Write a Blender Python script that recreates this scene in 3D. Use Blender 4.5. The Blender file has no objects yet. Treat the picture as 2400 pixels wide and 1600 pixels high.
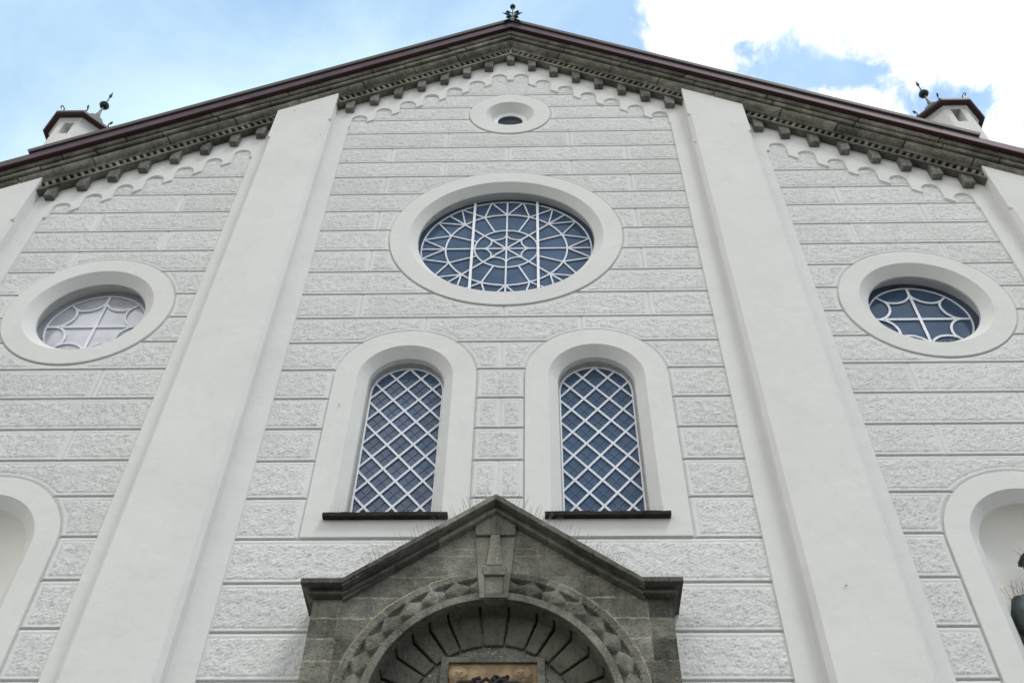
import bpy, math, random
import numpy as np
from mathutils import Matrix, Vector
R = math.radians
rnd = random.Random(7)
NP = np.random.RandomState(11)
S = bpy.context.scene

# ------------------------------------------------------------------ camera
cd = bpy.data.cameras.new('camera')
cd.sensor_width = 36.0
cd.lens = 2391.99 / 2400 * 36
cd.clip_start = 0.1
cd.clip_end = 2000
cam = bpy.data.objects.new('camera', cd)
S.collection.objects.link(cam)
PI_, YA, RO = R(49.8942), R(-2.0078), R(1.0333)
cy, sy = math.cos(YA), math.sin(YA)
fw = np.array([sy*math.cos(PI_), cy*math.cos(PI_), math.sin(PI_)])
r0 = np.array([cy, -sy, 0.0]); u0 = np.cross(r0, fw)
rr = r0*math.cos(RO)+u0*math.sin(RO); uu = -r0*math.sin(RO)+u0*math.cos(RO)
M = Matrix(((rr[0], uu[0], -fw[0], 0.49), (rr[1], uu[1], -fw[1], -10.0), (rr[2], uu[2], -fw[2], 1.6), (0, 0, 0, 1)))
cam.matrix_world = M
S.camera = cam

# ------------------------------------------------------------------ world
SUN_EL, SUN_AZ = 58.0, 140.0        # azimuth clockwise from +y (north): sun behind the viewer, to the right
w = bpy.data.worlds.new('World'); S.world = w; w.use_nodes = True
nt = w.node_tree; nt.nodes.clear()
def N(t, kind, **kw):
    n = t.nodes.new(kind)
    for k, v in kw.items():
        if k.startswith('i_'):
            n.inputs[int(k[2:]) if k[2:].isdigit() else k[2:]].default_value = v
        else:
            setattr(n, k, v)
    return n
L = nt.links.new
sky = N(nt, 'ShaderNodeTexSky', sky_type='NISHITA', sun_disc=False)
sky.sun_elevation = R(SUN_EL); sky.sun_rotation = R(SUN_AZ); sky.altitude = 800; sky.air_density = 1.0; sky.dust_density = 1.0
bg_sky = N(nt, 'ShaderNodeBackground', i_1=0.10); L(sky.outputs[0], bg_sky.inputs[0])
tc = N(nt, 'ShaderNodeTexCoord')
sep = N(nt, 'ShaderNodeSeparateXYZ'); L(tc.outputs['Generated'], sep.inputs[0])
def MA(op, a, b=None, c=None, t=nt, clamp=False):
    n = t.nodes.new('ShaderNodeMath'); n.operation = op; n.use_clamp = clamp
    for i, v in enumerate((a, b, c)):
        if v is None: continue
        if isinstance(v, (int, float)): n.inputs[i].default_value = v
        else: t.links.new(v, n.inputs[i])
    return n.outputs[0]
def SM(v, lo, hi, t=nt):
    n = t.nodes.new('ShaderNodeMapRange'); n.interpolation_type = 'SMOOTHSTEP'
    n.inputs[1].default_value = lo; n.inputs[2].default_value = hi
    t.links.new(v, n.inputs[0]); return n.outputs[0]
zc_ = MA('MAXIMUM', sep.outputs[2], 0.06)
U_ = MA('DIVIDE', sep.outputs[0], zc_); V_ = MA('DIVIDE', sep.outputs[1], zc_)
cmb = N(nt, 'ShaderNodeCombineXYZ'); L(U_, cmb.inputs[0]); L(V_, cmb.inputs[1])
def NZ(scale, detail, rough, off, dist=0.0):
    mp = N(nt, 'ShaderNodeMapping'); mp.inputs[1].default_value = off; L(cmb.outputs[0], mp.inputs[0])
    n = N(nt, 'ShaderNodeTexNoise'); n.inputs['Scale'].default_value = scale; n.inputs['Detail'].default_value = detail
    n.inputs['Roughness'].default_value = rough; n.inputs['Distortion'].default_value = dist
    L(mp.outputs[0], n.inputs['Vector']); return n.outputs[0]
nA = NZ(11.0, 10, 0.66, (3.1, 1.7, 0), 0.35)
nB = NZ(3.6, 7, 0.6, (8.3, 4.2, 0), 0.3)
def blob(u, v, ru, rv, amp):
    du = MA('DIVIDE', MA('SUBTRACT', U_, u), ru); dv = MA('DIVIDE', MA('SUBTRACT', V_, v), rv)
    d2 = MA('ADD', MA('MULTIPLY', du, du), MA('MULTIPLY', dv, dv))
    return MA('MULTIPLY', MA('POWER', 2.718, MA('MULTIPLY', d2, -1.0)), amp)
# cumulus: a large bank on the right, with blue gaps in it, and scattered cloud over the rest of the dome
dens = MA('ADD', MA('MULTIPLY', MA('SUBTRACT', nA, 0.5), 1.9), MA('MULTIPLY', MA('SUBTRACT', nB, 0.5), 0.9))
bank = SM(MA('SUBTRACT', U_, MA('MULTIPLY', MA('SUBTRACT', V_, 0.40), 0.35)), 0.06, 0.14)
front = SM(V_, 0.0, 0.25)
dens1 = MA('ADD', dens, MA('SUBTRACT', MA('MULTIPLY', bank, 0.90), 0.60))
for b in ((0.275, 0.462, 0.055, 0.035, -0.55), (0.33, 0.485, 0.06, 0.022, -0.42), (0.44, 0.52, 0.07, 0.03, -0.40),
          (0.55, 0.55, 0.06, 0.05, -0.5), (0.54, 0.40, 0.05, 0.03, -0.3)):
    dens1 = MA('ADD', dens1, blob(*b))
cum_f = SM(dens1, -0.20, 0.24)
# behind the viewer: cloud to the left, clear to the right (what the panes reflect)
lft = SM(MA('ADD', MA('MULTIPLY', U_, -1.0), MA('MULTIPLY', V_, -0.25)), 0.24, 0.54)
dens2 = MA('ADD', MA('MULTIPLY', dens, 0.5), MA('SUBTRACT', MA('MULTIPLY', lft, 0.95), 0.38))
low = SM(MA('MULTIPLY', V_, -1.0), 1.3, 2.2)
dens2 = MA('ADD', dens2, MA('MULTIPLY', low, 0.6))
cum_b = SM(dens2, -0.05, 0.35)
mixf = N(nt, 'ShaderNodeMix'); mixf.data_type = 'FLOAT'
L(front, mixf.inputs[0]); L(cum_b, mixf.inputs[2]); L(cum_f, mixf.inputs[3])
cum = mixf.outputs[0]
# thin high veil on the left
nC = NZ(3.2, 7, 0.6, (1.2, 9.1, 0), 0.4)
veil = MA('MULTIPLY', MA('MULTIPLY', SM(nC, 0.30, 0.72), 0.55), front)
veil = MA('ADD', veil, MA('MULTIPLY', MA('MULTIPLY', SM(MA('SUBTRACT', V_, MA('MULTIPLY', MA('ABSOLUTE', MA('ADD', U_, 0.22)), 0.35)), 0.38, 0.50), 0.45), front), clamp=True)
veil = MA('ADD', veil, MA('MULTIPLY', MA('SUBTRACT', 1.0, front), 0.34), clamp=True)
bg_veil = N(nt, 'ShaderNodeBackground', i_0=(0.74, 0.97, 1.0, 1), i_1=1.06)
bg_cum = N(nt, 'ShaderNodeBackground', i_0=(1.0, 0.98, 0.95, 1)); L(MA('ADD', MA('MULTIPLY', front, 0.27), 1.22), bg_cum.inputs[1])
bg_blue = N(nt, 'ShaderNodeBackground', i_0=(0.46, 0.70, 1.0, 1)); L(MA('ADD', MA('MULTIPLY', front, 0.56), 0.07), bg_blue.inputs[1])
add_sky = N(nt, 'ShaderNodeAddShader'); L(bg_sky.outputs[0], add_sky.inputs[0]); L(bg_blue.outputs[0], add_sky.inputs[1])
m1 = N(nt, 'ShaderNodeMixShader'); L(veil, m1.inputs[0]); L(add_sky.outputs[0], m1.inputs[1]); L(bg_veil.outputs[0], m1.inputs[2])
m2 = N(nt, 'ShaderNodeMixShader'); L(cum, m2.inputs[0]); L(m1.outputs[0], m2.inputs[1]); L(bg_cum.outputs[0], m2.inputs[2])
wo = N(nt, 'ShaderNodeOutputWorld'); L(m2.outputs[0], wo.inputs[0])

# ------------------------------------------------------------------ sun (veiled by cloud)
sd = bpy.data.lights.new('sun', 'SUN'); sd.energy = 1.35; sd.angle = R(18); sd.color = (1.0, 0.96, 0.90)
so = bpy.data.objects.new('sun', sd); S.collection.objects.link(so)
sdir = Vector((math.sin(R(SUN_AZ))*math.cos(R(SUN_EL)), math.cos(R(SUN_AZ))*math.cos(R(SUN_EL)), math.sin(R(SUN_EL))))
so.rotation_euler = sdir.to_track_quat('Z', 'Y').to_euler()
S.view_settings.view_transform = 'Standard'; S.view_settings.look = 'None'
S.view_settings.exposure = 0.10; S.view_settings.gamma = 1.0

# ------------------------------------------------------------------ materials
def mat(name):
    m = bpy.data.materials.new(name); m.use_nodes = True
    t = m.node_tree; b = t.nodes['Principled BSDF']; return m, t, b
def noise(t, scale, detail=6, rough=0.6, vec=None, dist=0):
    n = t.nodes.new('ShaderNodeTexNoise'); n.inputs['Scale'].default_value = scale
    n.inputs['Detail'].default_value = detail; n.inputs['Roughness'].default_value = rough; n.inputs['Distortion'].default_value = dist
    if vec is not None: t.links.new(vec, n.inputs['Vector'])
    return n.outputs[0]
def coords(t, scale=(1, 1, 1)):
    g = t.nodes.new('ShaderNodeTexCoord'); m = t.nodes.new('ShaderNodeMapping'); m.inputs[3].default_value = scale
    t.links.new(g.outputs['Object'], m.inputs[0]); return m.outputs[0]
def ramp(t, fac, stops):
    r = t.nodes.new('ShaderNodeValToRGB'); t.links.new(fac, r.inputs[0])
    while len(r.color_ramp.elements) < len(stops): r.color_ramp.elements.new(0.5)
    for e, (p, c) in zip(r.color_ramp.elements, stops):
        e.position = p; e.color = (*c, 1)
    return r.outputs[0]
def mixc(t, fac, a, b, mode='MIX'):
    n = t.nodes.new('ShaderNodeMix'); n.data_type = 'RGBA'; n.blend_type = mode
    for i, v in ((0, fac), (6, a), (7, b)):
        if isinstance(v, (int, float)): n.inputs[i].default_value = v
        elif isinstance(v, tuple): n.inputs[i].default_value = (*v, 1)
        else: t.links.new(v, n.inputs[i])
    return n.outputs[2]
def bump(t, b, h, strength, dist):
    n = t.nodes.new('ShaderNodeBump'); n.inputs['Strength'].default_value = strength; n.inputs['Distance'].default_value = dist
    t.links.new(h, n.inputs['Height']); t.links.new(n.outputs[0], b.inputs['Normal'])

def plaster(name, c1, c2, bstr=0.25, bs=60, tone=False):
    m, t, b = mat(name); v = coords(t)
    col = ramp(t, noise(t, 0.9, 5, 0.6, v), [(0.3, c1), (0.7, c2)])
    streak = noise(t, 3.0, 4, 0.6, coords(t, (1.6, 1.6, 0.22)))
    col = mixc(t, MA('MULTIPLY', SM(streak, 0.55, 0.85, t), 0.25, t=t), col, tuple(x*0.88 for x in c1))
    pt_ = noise(t, 2.6, 6, 0.7, v, 0.6)
    col = mixc(t, MA('MULTIPLY', SM(pt_, 0.50, 0.66, t), 0.35, t=t), col, tuple(x*0.93 for x in c1))
    if tone:
        a = t.nodes.new('ShaderNodeAttribute'); a.attribute_name = 'tone'
        col = mixc(t, 1.0, col, ramp(t, a.outputs['Fac'], [(0.0, (0.955, 0.955, 0.95)), (1.0, (1.03, 1.03, 1.03))]), 'MULTIPLY')
    fl = noise(t, 14.0, 3, 0.5, v)
    col = mixc(t, MA('MULTIPLY', SM(fl, 0.72, 0.80, t), 0.25, t=t), col, tuple(x*0.8 for x in c1))
    t.links.new(col, b.inputs['Base Color']); b.inputs['Roughness'].default_value = 0.85
    b.inputs['Specular IOR Level'].default_value = 0.2
    if tone: bump(t, b, noise(t, bs, 5, 0.65, v), bstr, .010)
    else: bump(t, b, MA('ADD', noise(t, bs, 5, 0.65, v), MA('MULTIPLY', noise(t, 5, 4, 0.55, v), 5.0, t=t), t=t), 0.36, 0.004)
    return m
M_SMOOTH = plaster('smooth_lime_plaster', (0.69, 0.695, 0.672), (0.745, 0.75, 0.732))
M_ROUGH = plaster('roughcast_plaster', (0.705, 0.715, 0.70), (0.76, 0.77, 0.757), 0.95, 50, True)
M_NICHE = plaster('niche_plaster', (0.84, 0.83, 0.79), (0.87, 0.86, 0.82), 0.1)

def stone(name, dark, mid, light, lich=0.25, bstr=0.8, spk=38, mortar=False):
    m, t, b = mat(name); v = coords(t)
    base = ramp(t, noise(t, 2.3, 8, 0.7, v, 0.3), [(0.28, dark), (0.5, mid), (0.74, light)])
    pit = noise(t, spk, 6, 0.75, v)
    base = mixc(t, MA('MULTIPLY', SM(pit, 0.60, 0.46, t), 0.0, t=t), base, dark)
    base = mixc(t, MA('MULTIPLY', SM(pit, 0.56, 0.66, t), 0.75, t=t), base, tuple(x*0.22 for x in dark))
    pl = noise(t, spk*0.8, 5, 0.7, coords(t, (1.0, 1.3, 1.1)))
    base = mixc(t, MA('MULTIPLY', SM(pl, 0.58, 0.70, t), lich*2, t=t), base, tuple(min(1, x*1.9) for x in light))
    st = noise(t, 5, 4, 0.6, coords(t, (1.5, 1.5, 0.3)))
    base = mixc(t, MA('MULTIPLY', SM(st, 0.5, 0.75, t), 0.45, t=t), base, tuple(x*0.55 for x in dark))
    if mortar:
        a = t.nodes.new('ShaderNodeAttribute'); a.attribute_name = 'mortar'
        base = mixc(t, MA('MULTIPLY', a.outputs['Fac'], SM(noise(t, 6, 4, 0.6, v), 0.33, 0.55, t), t=t), base, (0.34, 0.325, 0.25))
    if mortar:
        at = t.nodes.new('ShaderNodeAttribute'); at.attribute_name = 'tone'
        sc_ = MA('ADD', 1.0, MA('MULTIPLY', at.outputs['Fac'], 0.42, t=t), t=t)
        cc = t.nodes.new('ShaderNodeCombineColor')
        for q_ in range(3): t.links.new(sc_, cc.inputs[q_])
        base = mixc(t, 1.0, base, cc.outputs[0], 'MULTIPLY')
    ge = t.nodes.new('ShaderNodeNewGeometry')
    base = mixc(t, 1.0, base, ramp(t, ge.outputs['Random Per Island'], [(0.0, (0.66, 0.66, 0.65)), (1.0, (1.28, 1.26, 1.20))]), 'MULTIPLY')
    t.links.new(base, b.inputs['Base Color']); b.inputs['Roughness'].default_value = 0.9
    b.inputs['Specular IOR Level'].default_value = 0.15
    h = MA('ADD', noise(t, spk, 8, 0.7, v), MA('MULTIPLY', noise(t, spk*0.25, 6, 0.6, v), 1.5, t=t), t=t)
    bump(t, b, h, bstr, 0.018 if mortar else 0.035)
    return m
M_STONE = stone('weathered_cornice_stone', (0.070, 0.067, 0.057), (0.185, 0.179, 0.153), (0.36, 0.35, 0.305))
M_PORTAL = stone('grey_green_portal_stone', (0.060, 0.060, 0.053), (0.165, 0.166, 0.145), (0.30, 0.30, 0.265), 0.2, 1.0, 34, True)
M_BRACKET = stone('bush_hammered_stone', (0.11, 0.11, 0.10), (0.25, 0.25, 0.23), (0.46, 0.46, 0.43), 1.0, 1.0, 42)
M_KEY = stone('carved_keystone_stone', (0.13, 0.13, 0.112), (0.22, 0.22, 0.19), (0.30, 0.30, 0.255), 0.1, 0.5, 26)
M_SILL = stone('dark_slate_sill', (0.022, 0.021, 0.019), (0.036, 0.034, 0.031), (0.06, 0.058, 0.052), 0.1, 0.8, 30)
M_VOUS = stone('voussoir_stone', (0.10, 0.10, 0.085), (0.19, 0.19, 0.16), (0.27, 0.27, 0.225), 0.15, 0.9, 24)  # mottled stone for the voussoirs and inner jambs

def simple(name, col, rough=0.6, metal=0.0, var=0.0, vs=8, spec=0.5, bs=0):
    m, t, b = mat(name)
    if var:
        v = coords(t)
        c = ramp(t, noise(t, vs, 6, 0.6, v), [(0.3, tuple(x*(1-var) for x in col)), (0.7, tuple(min(1, x*(1+var)) for x in col))])
        t.links.new(c, b.inputs['Base Color'])
        if bs: bump(t, b, noise(t, vs*3, 5, 0.6, v), bs, 0.01)
    else: b.inputs['Base Color'].default_value = (*col, 1)
    b.inputs['Roughness'].default_value = rough; b.inputs['Metallic'].default_value = metal
    b.inputs['Specular IOR Level'].default_value = spec
    return m
M_FASCIA = simple('dark_maroon_sheet_metal', (0.085, 0.055, 0.070), 0.55, 0.1, 0.22, 2.2, 0.35)
M_RED = simple('oxblood_painted_wood', (0.035, 0.007, 0.009), 0.5, 0, 0.2, 3)
M_VERGE = simple('grey_brown_verge_sheet', (0.090, 0.078, 0.075), 0.6, 0.1, 0.2, 3)
M_WHITE = simple('white_painted_metal', (0.90, 0.93, 0.97), 0.45, 0, 0.06, 12)
M_CAME = simple('white_glazing_bar', (0.86, 0.90, 0.97), 0.45, 0, 0.05, 20)
M_LEAD = simple('thin_grey_lead', (0.10, 0.15, 0.27), 0.5)
M_WFRAME = simple('grey_window_frame', (0.40, 0.40, 0.40), 0.6, 0, 0.2, 9)
M_IRON = simple('blackened_green_copper', (0.020, 0.034, 0.034), 0.55, 0.3, 0.4, 14)
M_ZINC = simple('dull_lead_sheet', (0.11, 0.12, 0.125), 0.5, 0.3, 0.25, 6)
M_WIRE = simple('steel_wire', (0.22, 0.22, 0.215), 0.45, 0.4)
M_BRONZE = simple('green_patinated_bronze', (0.030, 0.042, 0.040), 0.55, 0.35, 0.6, 7, 0.4, 0.5)
M_SAND = simple('ochre_sandstone', (0.34, 0.25, 0.155), 0.9, 0, 0.5, 4, 0.2, 0.5)
M_DKREL = simple('dark_carved_relief', (0.045, 0.040, 0.040), 0.8, 0, 0.35, 12, 0.2, 0.6)
M_DOOR = simple('dark_oak_door', (0.06, 0.035, 0.02), 0.6, 0, 0.3, 6)
def glass(name, base, rough, ior):
    m, t, b = mat(name)
    b.inputs['Roughness'].default_value = rough
    b.inputs['IOR'].default_value = ior; b.inputs['Specular IOR Level'].default_value = 0.5
    v = coords(t)
    c = ramp(t, noise(t, 1.3, 4, 0.55, v), [(0.32, tuple(x*0.78 for x in base)), (0.68, tuple(x*1.28 for x in base))])
    t.links.new(c, b.inputs['Base Color'])
    vo = t.nodes.new('ShaderNodeTexVoronoi'); vo.inputs['Scale'].default_value = 4.5; t.links.new(v, vo.inputs['Vector'])
    bump(t, b, MA('ADD', noise(t, 2.2, 3, 0.5, v), MA('MULTIPLY', vo.outputs['Distance'], 0.35, t=t), t=t), 0.3, 0.02)
    return m
M_GLASS = glass('window_glass', (0.065, 0.104, 0.175), 0.05, 1.52)
M_GLASSL = glass('cloud_painted_glass', (0.48, 0.49, 0.54), 0.07, 2.1)  # left pane: cloud reflection painted in as a pale base colour
M_GLASSD = glass('dark_glass', (0.008, 0.010, 0.012), 0.08, 1.45)
def ground():
    m, t, b = mat('granite_sett_paving'); v = coords(t)
    vo = t.nodes.new('ShaderNodeTexVoronoi'); vo.feature = 'DISTANCE_TO_EDGE'; vo.inputs['Scale'].default_value = 8
    t.links.new(v, vo.inputs['Vector'])
    c = ramp(t, noise(t, 3, 6, 0.6, v), [(0.3, (0.12, 0.12, 0.115)), (0.7, (0.20, 0.195, 0.185))])
    c = mixc(t, SM(vo.outputs['Distance'], 0.05, 0.02, t), c, (0.10, 0.10, 0.09))
    t.links.new(c, b.inputs['Base Color']); b.inputs['Roughness'].default_value = 0.85
    bump(t, b, vo.outputs['Distance'], 0.5, 0.02); return m
M_GROUND = ground()

# ------------------------------------------------------------------ mesh helpers
class MB:
    def __init__(s): s.v = []; s.f = []
    def add(s, vs, fs):
        o = len(s.v); s.v.extend([tuple(map(float, p)) for p in vs]); s.f.extend([tuple(i+o for i in f) for f in fs]); return o
    def box(s, x0, x1, y0, y1, z0, z1):
        s.add([(x0,y0,z0),(x1,y0,z0),(x1,y1,z0),(x0,y1,z0),(x0,y0,z1),(x1,y0,z1),(x1,y1,z1),(x0,y1,z1)],
              [(0,3,2,1),(4,5,6,7),(0,1,5,4),(1,2,6,5),(2,3,7,6),(3,0,4,7)])
    def hexa(s, p):      # 8 points, bottom ring then top ring
        s.add(p, [(0,3,2,1),(4,5,6,7),(0,1,5,4),(1,2,6,5),(2,3,7,6),(3,0,4,7)])
    def prism(s, poly, y0, y1):   # polygon in (x,z) extruded from y0 (front) to y1
        n = len(poly)
        s.add([(x, y0, z) for x, z in poly]+[(x, y1, z) for x, z in poly],
              [tuple(range(n)), tuple(range(2*n-1, n-1, -1))]+[(i, i+n, (i+1) % n+n, (i+1) % n) for i in range(n)])
    def loft(s, rings, closed=True, cap0=False, cap1=False):
        n = len(rings[0]); vs = [p for r in rings for p in r]; fs = []
        for k in range(len(rings)-1):
            for i in range(n if closed else n-1):
                j = (i+1) % n; fs.append((k*n+i, k*n+j, (k+1)*n+j, (k+1)*n+i))
        if cap0: fs.append(tuple(range(n-1, -1, -1)))
        if cap1: fs.append(tuple((len(rings)-1)*n+i for i in range(n)))
        s.add(vs, fs)
    def tube(s, pts, rad, n=6, caps=True):
        pts = [Vector(p) for p in pts]; rings = []
        for i, p in enumerate(pts):
            d = (pts[min(i+1, len(pts)-1)]-pts[max(i-1, 0)]).normalized()
            a = Vector((0, 1, 0)) if abs(d.y) < .9 else Vector((1, 0, 0))
            e1 = d.cross(a).normalized(); e2 = d.cross(e1)
            r = rad[i] if isinstance(rad, (list, tuple)) else rad
            rings.append([p+(e1*math.cos(2*math.pi*k/n)+e2*math.sin(2*math.pi*k/n))*r for k in range(n)])
        s.loft(rings, True, caps, caps)
    def bar(s, p, q, wd, y0, y1):      # flat bar between 2 points (x,z)
        dx, dz = q[0]-p[0], q[1]-p[1]; l = math.hypot(dx, dz)
        if l < 1e-6: return
        nx, nz = -dz/l*wd/2, dx/l*wd/2
        s.prism([(p[0]+nx, p[1]+nz), (p[0]-nx, p[1]-nz), (q[0]-nx, q[1]-nz), (q[0]+nx, q[1]+nz)], y0, y1)
    def arc(s, c, r, a0, a1, wd, y0, y1, n=16):
        P = [(c[0]+r*math.cos(a0+(a1-a0)*i/n), c[1]+r*math.sin(a0+(a1-a0)*i/n)) for i in range(n+1)]
        for a, b in zip(P[:-1], P[1:]): s.bar(a, b, wd, y0, y1)
    def lathe_z(s, prof, c, n=16, rot=0.0):   # prof list (r,z)
        s.loft([[(c[0]+r*math.cos(2*math.pi*k/n+rot), c[1]+r*math.sin(2*math.pi*k/n+rot), z) for k in range(n)] for r, z in prof], True, True, True)
    def obj(s, name, m, parent=None, smooth=False):
        me = bpy.data.meshes.new(name); me.from_pydata(s.v, [], s.f); me.update()
        import bmesh
        bm = bmesh.new(); bm.from_mesh(me); bmesh.ops.recalc_face_normals(bm, faces=bm.faces); bm.to_mesh(me); bm.free()
        return link(name, me, m, parent, smooth)
def link(name, me, m, parent=None, smooth=False):
    o = bpy.data.objects.new(name, me); S.collection.objects.link(o)
    if m: me.materials.append(m)
    if parent: o.parent = parent
    if smooth:
        me.polygons.foreach_set('use_smooth', [True]*len(me.polygons))
        try: me.set_sharp_from_angle(angle=R(38))
        except Exception: pass
    return o
def grid_obj(name, X, Y, Z, keep, m, parent, attr=None, an='mortar', extra=None):
    nz, nx = X.shape
    idx = np.arange(nz*nx).reshape(nz, nx)
    q = np.stack([idx[:-1, :-1], idx[:-1, 1:], idx[1:, 1:], idx[1:, :-1]], -1)[keep]
    used = np.zeros(nz*nx, bool); used[q.ravel()] = True
    new = np.cumsum(used)-1; q = new[q]
    co = np.stack([X.ravel(), Y.ravel(), Z.ravel()], -1)[used]
    me = bpy.data.meshes.new(name)
    me.vertices.add(len(co)); me.vertices.foreach_set('co', co.ravel().astype('f'))
    me.loops.add(q.size); me.loops.foreach_set('vertex_index', q.ravel().astype('i'))
    me.polygons.add(len(q)); me.polygons.foreach_set('loop_start', np.arange(0, q.size, 4, dtype='i'))
    me.update(calc_edges=True)
    if attr is not None:
        a = me.attributes.new(an, 'FLOAT', 'POINT'); a.data.foreach_set('value', attr.ravel()[used].astype('f'))
    if extra is not None:
        a = me.attributes.new('tone', 'FLOAT', 'POINT'); a.data.foreach_set('value', extra.ravel()[used].astype('f'))
    return link(name, me, m, parent)
def empty(name, loc=(0, 0, 0), parent=None):
    o = bpy.data.objects.new(name, None); o.location = loc; S.collection.objects.link(o)
    if parent: o.parent = parent
    return o
def tag(o, label=None, cat=None, group=None, kind=None):
    if label: o['label'] = label
    if cat: o['category'] = cat
    if group: o['group'] = group
    if kind: o['kind'] = kind
    return o
def bandnoise(nz, nx, lo, hi, ax=1.0, seed=0):   # band limited noise, wavelengths lo..hi in samples
    r = np.random.RandomState(seed); a = r.randn(nz, nx)
    F = np.fft.rfft2(a); fz = np.fft.fftfreq(nz)[:, None]; fx = np.fft.rfftfreq(nx)[None, :]*ax
    f = np.sqrt(fz*fz+fx*fx)+1e-9
    H = np.exp(-(f*lo)**2/1.2)*(1-np.exp(-(f*hi)**2/1.2))
    o = np.fft.irfft2(F*H, s=(nz, nx)); return o/o.std()
def ss(x, a, b):
    t = np.clip((x-a)/(b-a), 0, 1); return t*t*(3-2*t)

# ------------------------------------------------------------------ the church
SL = 0.64
HOOKS = [(-4.38, -.25, 20.54, .03), (-3.70, -.25, 19.53, .02), (-2.30, -.015, 12.08, .05), (4.02, -.25, 8.78, .015), (3.60, -.20, 19.12, .03)]
church = empty('church'); tag(church, 'pale grey plastered church facade with dark stone gable cornice', 'church')
DF = 0.015      # frames stand proud of the blocks

CIRC_N = [(0.0, 16.40, 2.02), (0.013, 20.79, 0.832)]
AW = [(-1.42, 12.69, 1.045, 9.72), (1.385, 12.69, 1.045, 9.72)]
AW_H = 0.705
CIRC_L = [(-6.66, 14.37, 1.33)]; CIRC_R = [(6.645, 14.375, 1.33)]
NI_L = [(-6.655, 9.62, 1.14, 6.6)]; NI_R = [(6.65, 9.62, 1.14, 6.6)]
ROWS_N = [21.64, 21.10, 20.58, 20.025, 19.43, 18.89, 18.35, 17.74, 17.17, 16.56, 15.95, 15.33, 14.72, 14.10, 13.50, 12.88, 12.26, 11.65, 11.04, 10.38, 9.715, 9.05, 8.37, 7.75, 7.12, 6.5]
ROWS_A = [18.42, 17.81, 17.22, 16.61, 16.0, 15.40, 14.78, 14.18, 13.57, 12.94, 12.30, 11.67, 11.08, 10.44, 9.77, 9.11, 8.43, 7.76, 7.12, 6.5]

# lower edge of the stepped arch frieze, as a polyline (x, z)
def frieze_edge(x0, x1):
    """x0<x1; arches of the given bay; returns polyline from x0 to x1."""
    r = 0.165
    if x0 < 0 < x1: cs = [(.237+.4745*k) for k in range(7)]; cs = sorted([-c for c in cs]+cs)
    else:
        s = 1 if x0 > 0 else -1; cs = sorted(s*((5.22+.494*k) if s > 0 else (5.215+.4885*k)) for k in range(7))
    P = []
    for i, c in enumerate(cs):
        s = 1 if c > 0 else -1; zt = 22.718-SL*abs(c); zc = zt-r
        zo, zi = zt-.47, zt-.27                    # outer / inner leg ends
        za, zb = (zi, zo) if s > 0 else (zo, zi)   # left, right
        if i == 0: P += [(x0, za+.0), (c-r-.001, za)]
        P += [(c-r, za)]
        P += [(c-r*math.cos(math.pi*k/14), zc+r*math.sin(math.pi*k/14)) for k in range(15)]
        P += [(c+r, zb)]
    P += [(x1, P[-1][1])]
    return P
def band(x0, x1, e, name):
    """smooth plaster band: side strips, frieze, framing one rusticated field x0..x1, outer limits x0-e, x1+e"""
    P = frieze_edge(x0, x1)
    b = MB()
    def ztop(x): return 23.45-SL*abs(x)
    def layer(P, y0, y1):
        pts = [(x0-e, 5.9), (x0-1e-4, 5.9)]+P+[(x1+1e-4, 5.9), (x1+e, 5.9)]
        for (xa, za), (xb, zb) in zip(pts[:-1], pts[1:]):
            if xb-xa > 1e-3:
                xs = [xa, xb] if not (xa < 0 < xb) else [xa, 0, xb]
                for u, v in zip(xs[:-1], xs[1:]):
                    zu = za+(zb-za)*(u-xa)/(xb-xa); zv = za+(zb-za)*(v-xa)/(xb-xa)
                    b.add([(u, y0, zu), (v, y0, zv), (v, y0, ztop(v)), (u, y0, ztop(u))], [(0, 1, 2, 3)])
            b.add([(xa, y0, za), (xb, y0, zb), (xb, y1, zb), (xa, y1, za)], [(0, 1, 2, 3)])
    layer(P, -.034, -.018)
    # second, slightly tighter order behind the first
    cx = []
    P2 = []
    for x, z in P: P2.append((x, z-.022))
    layer(P2, -.018, .04)
    return b.obj(name, M_SMOOTH, church)
band(-3.27, 3.27, .34, 'plaster_band')
band(4.99, 8.37, .33, 'plaster_band')
band(-8.37, -5.00, .33, 'plaster_band')

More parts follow.
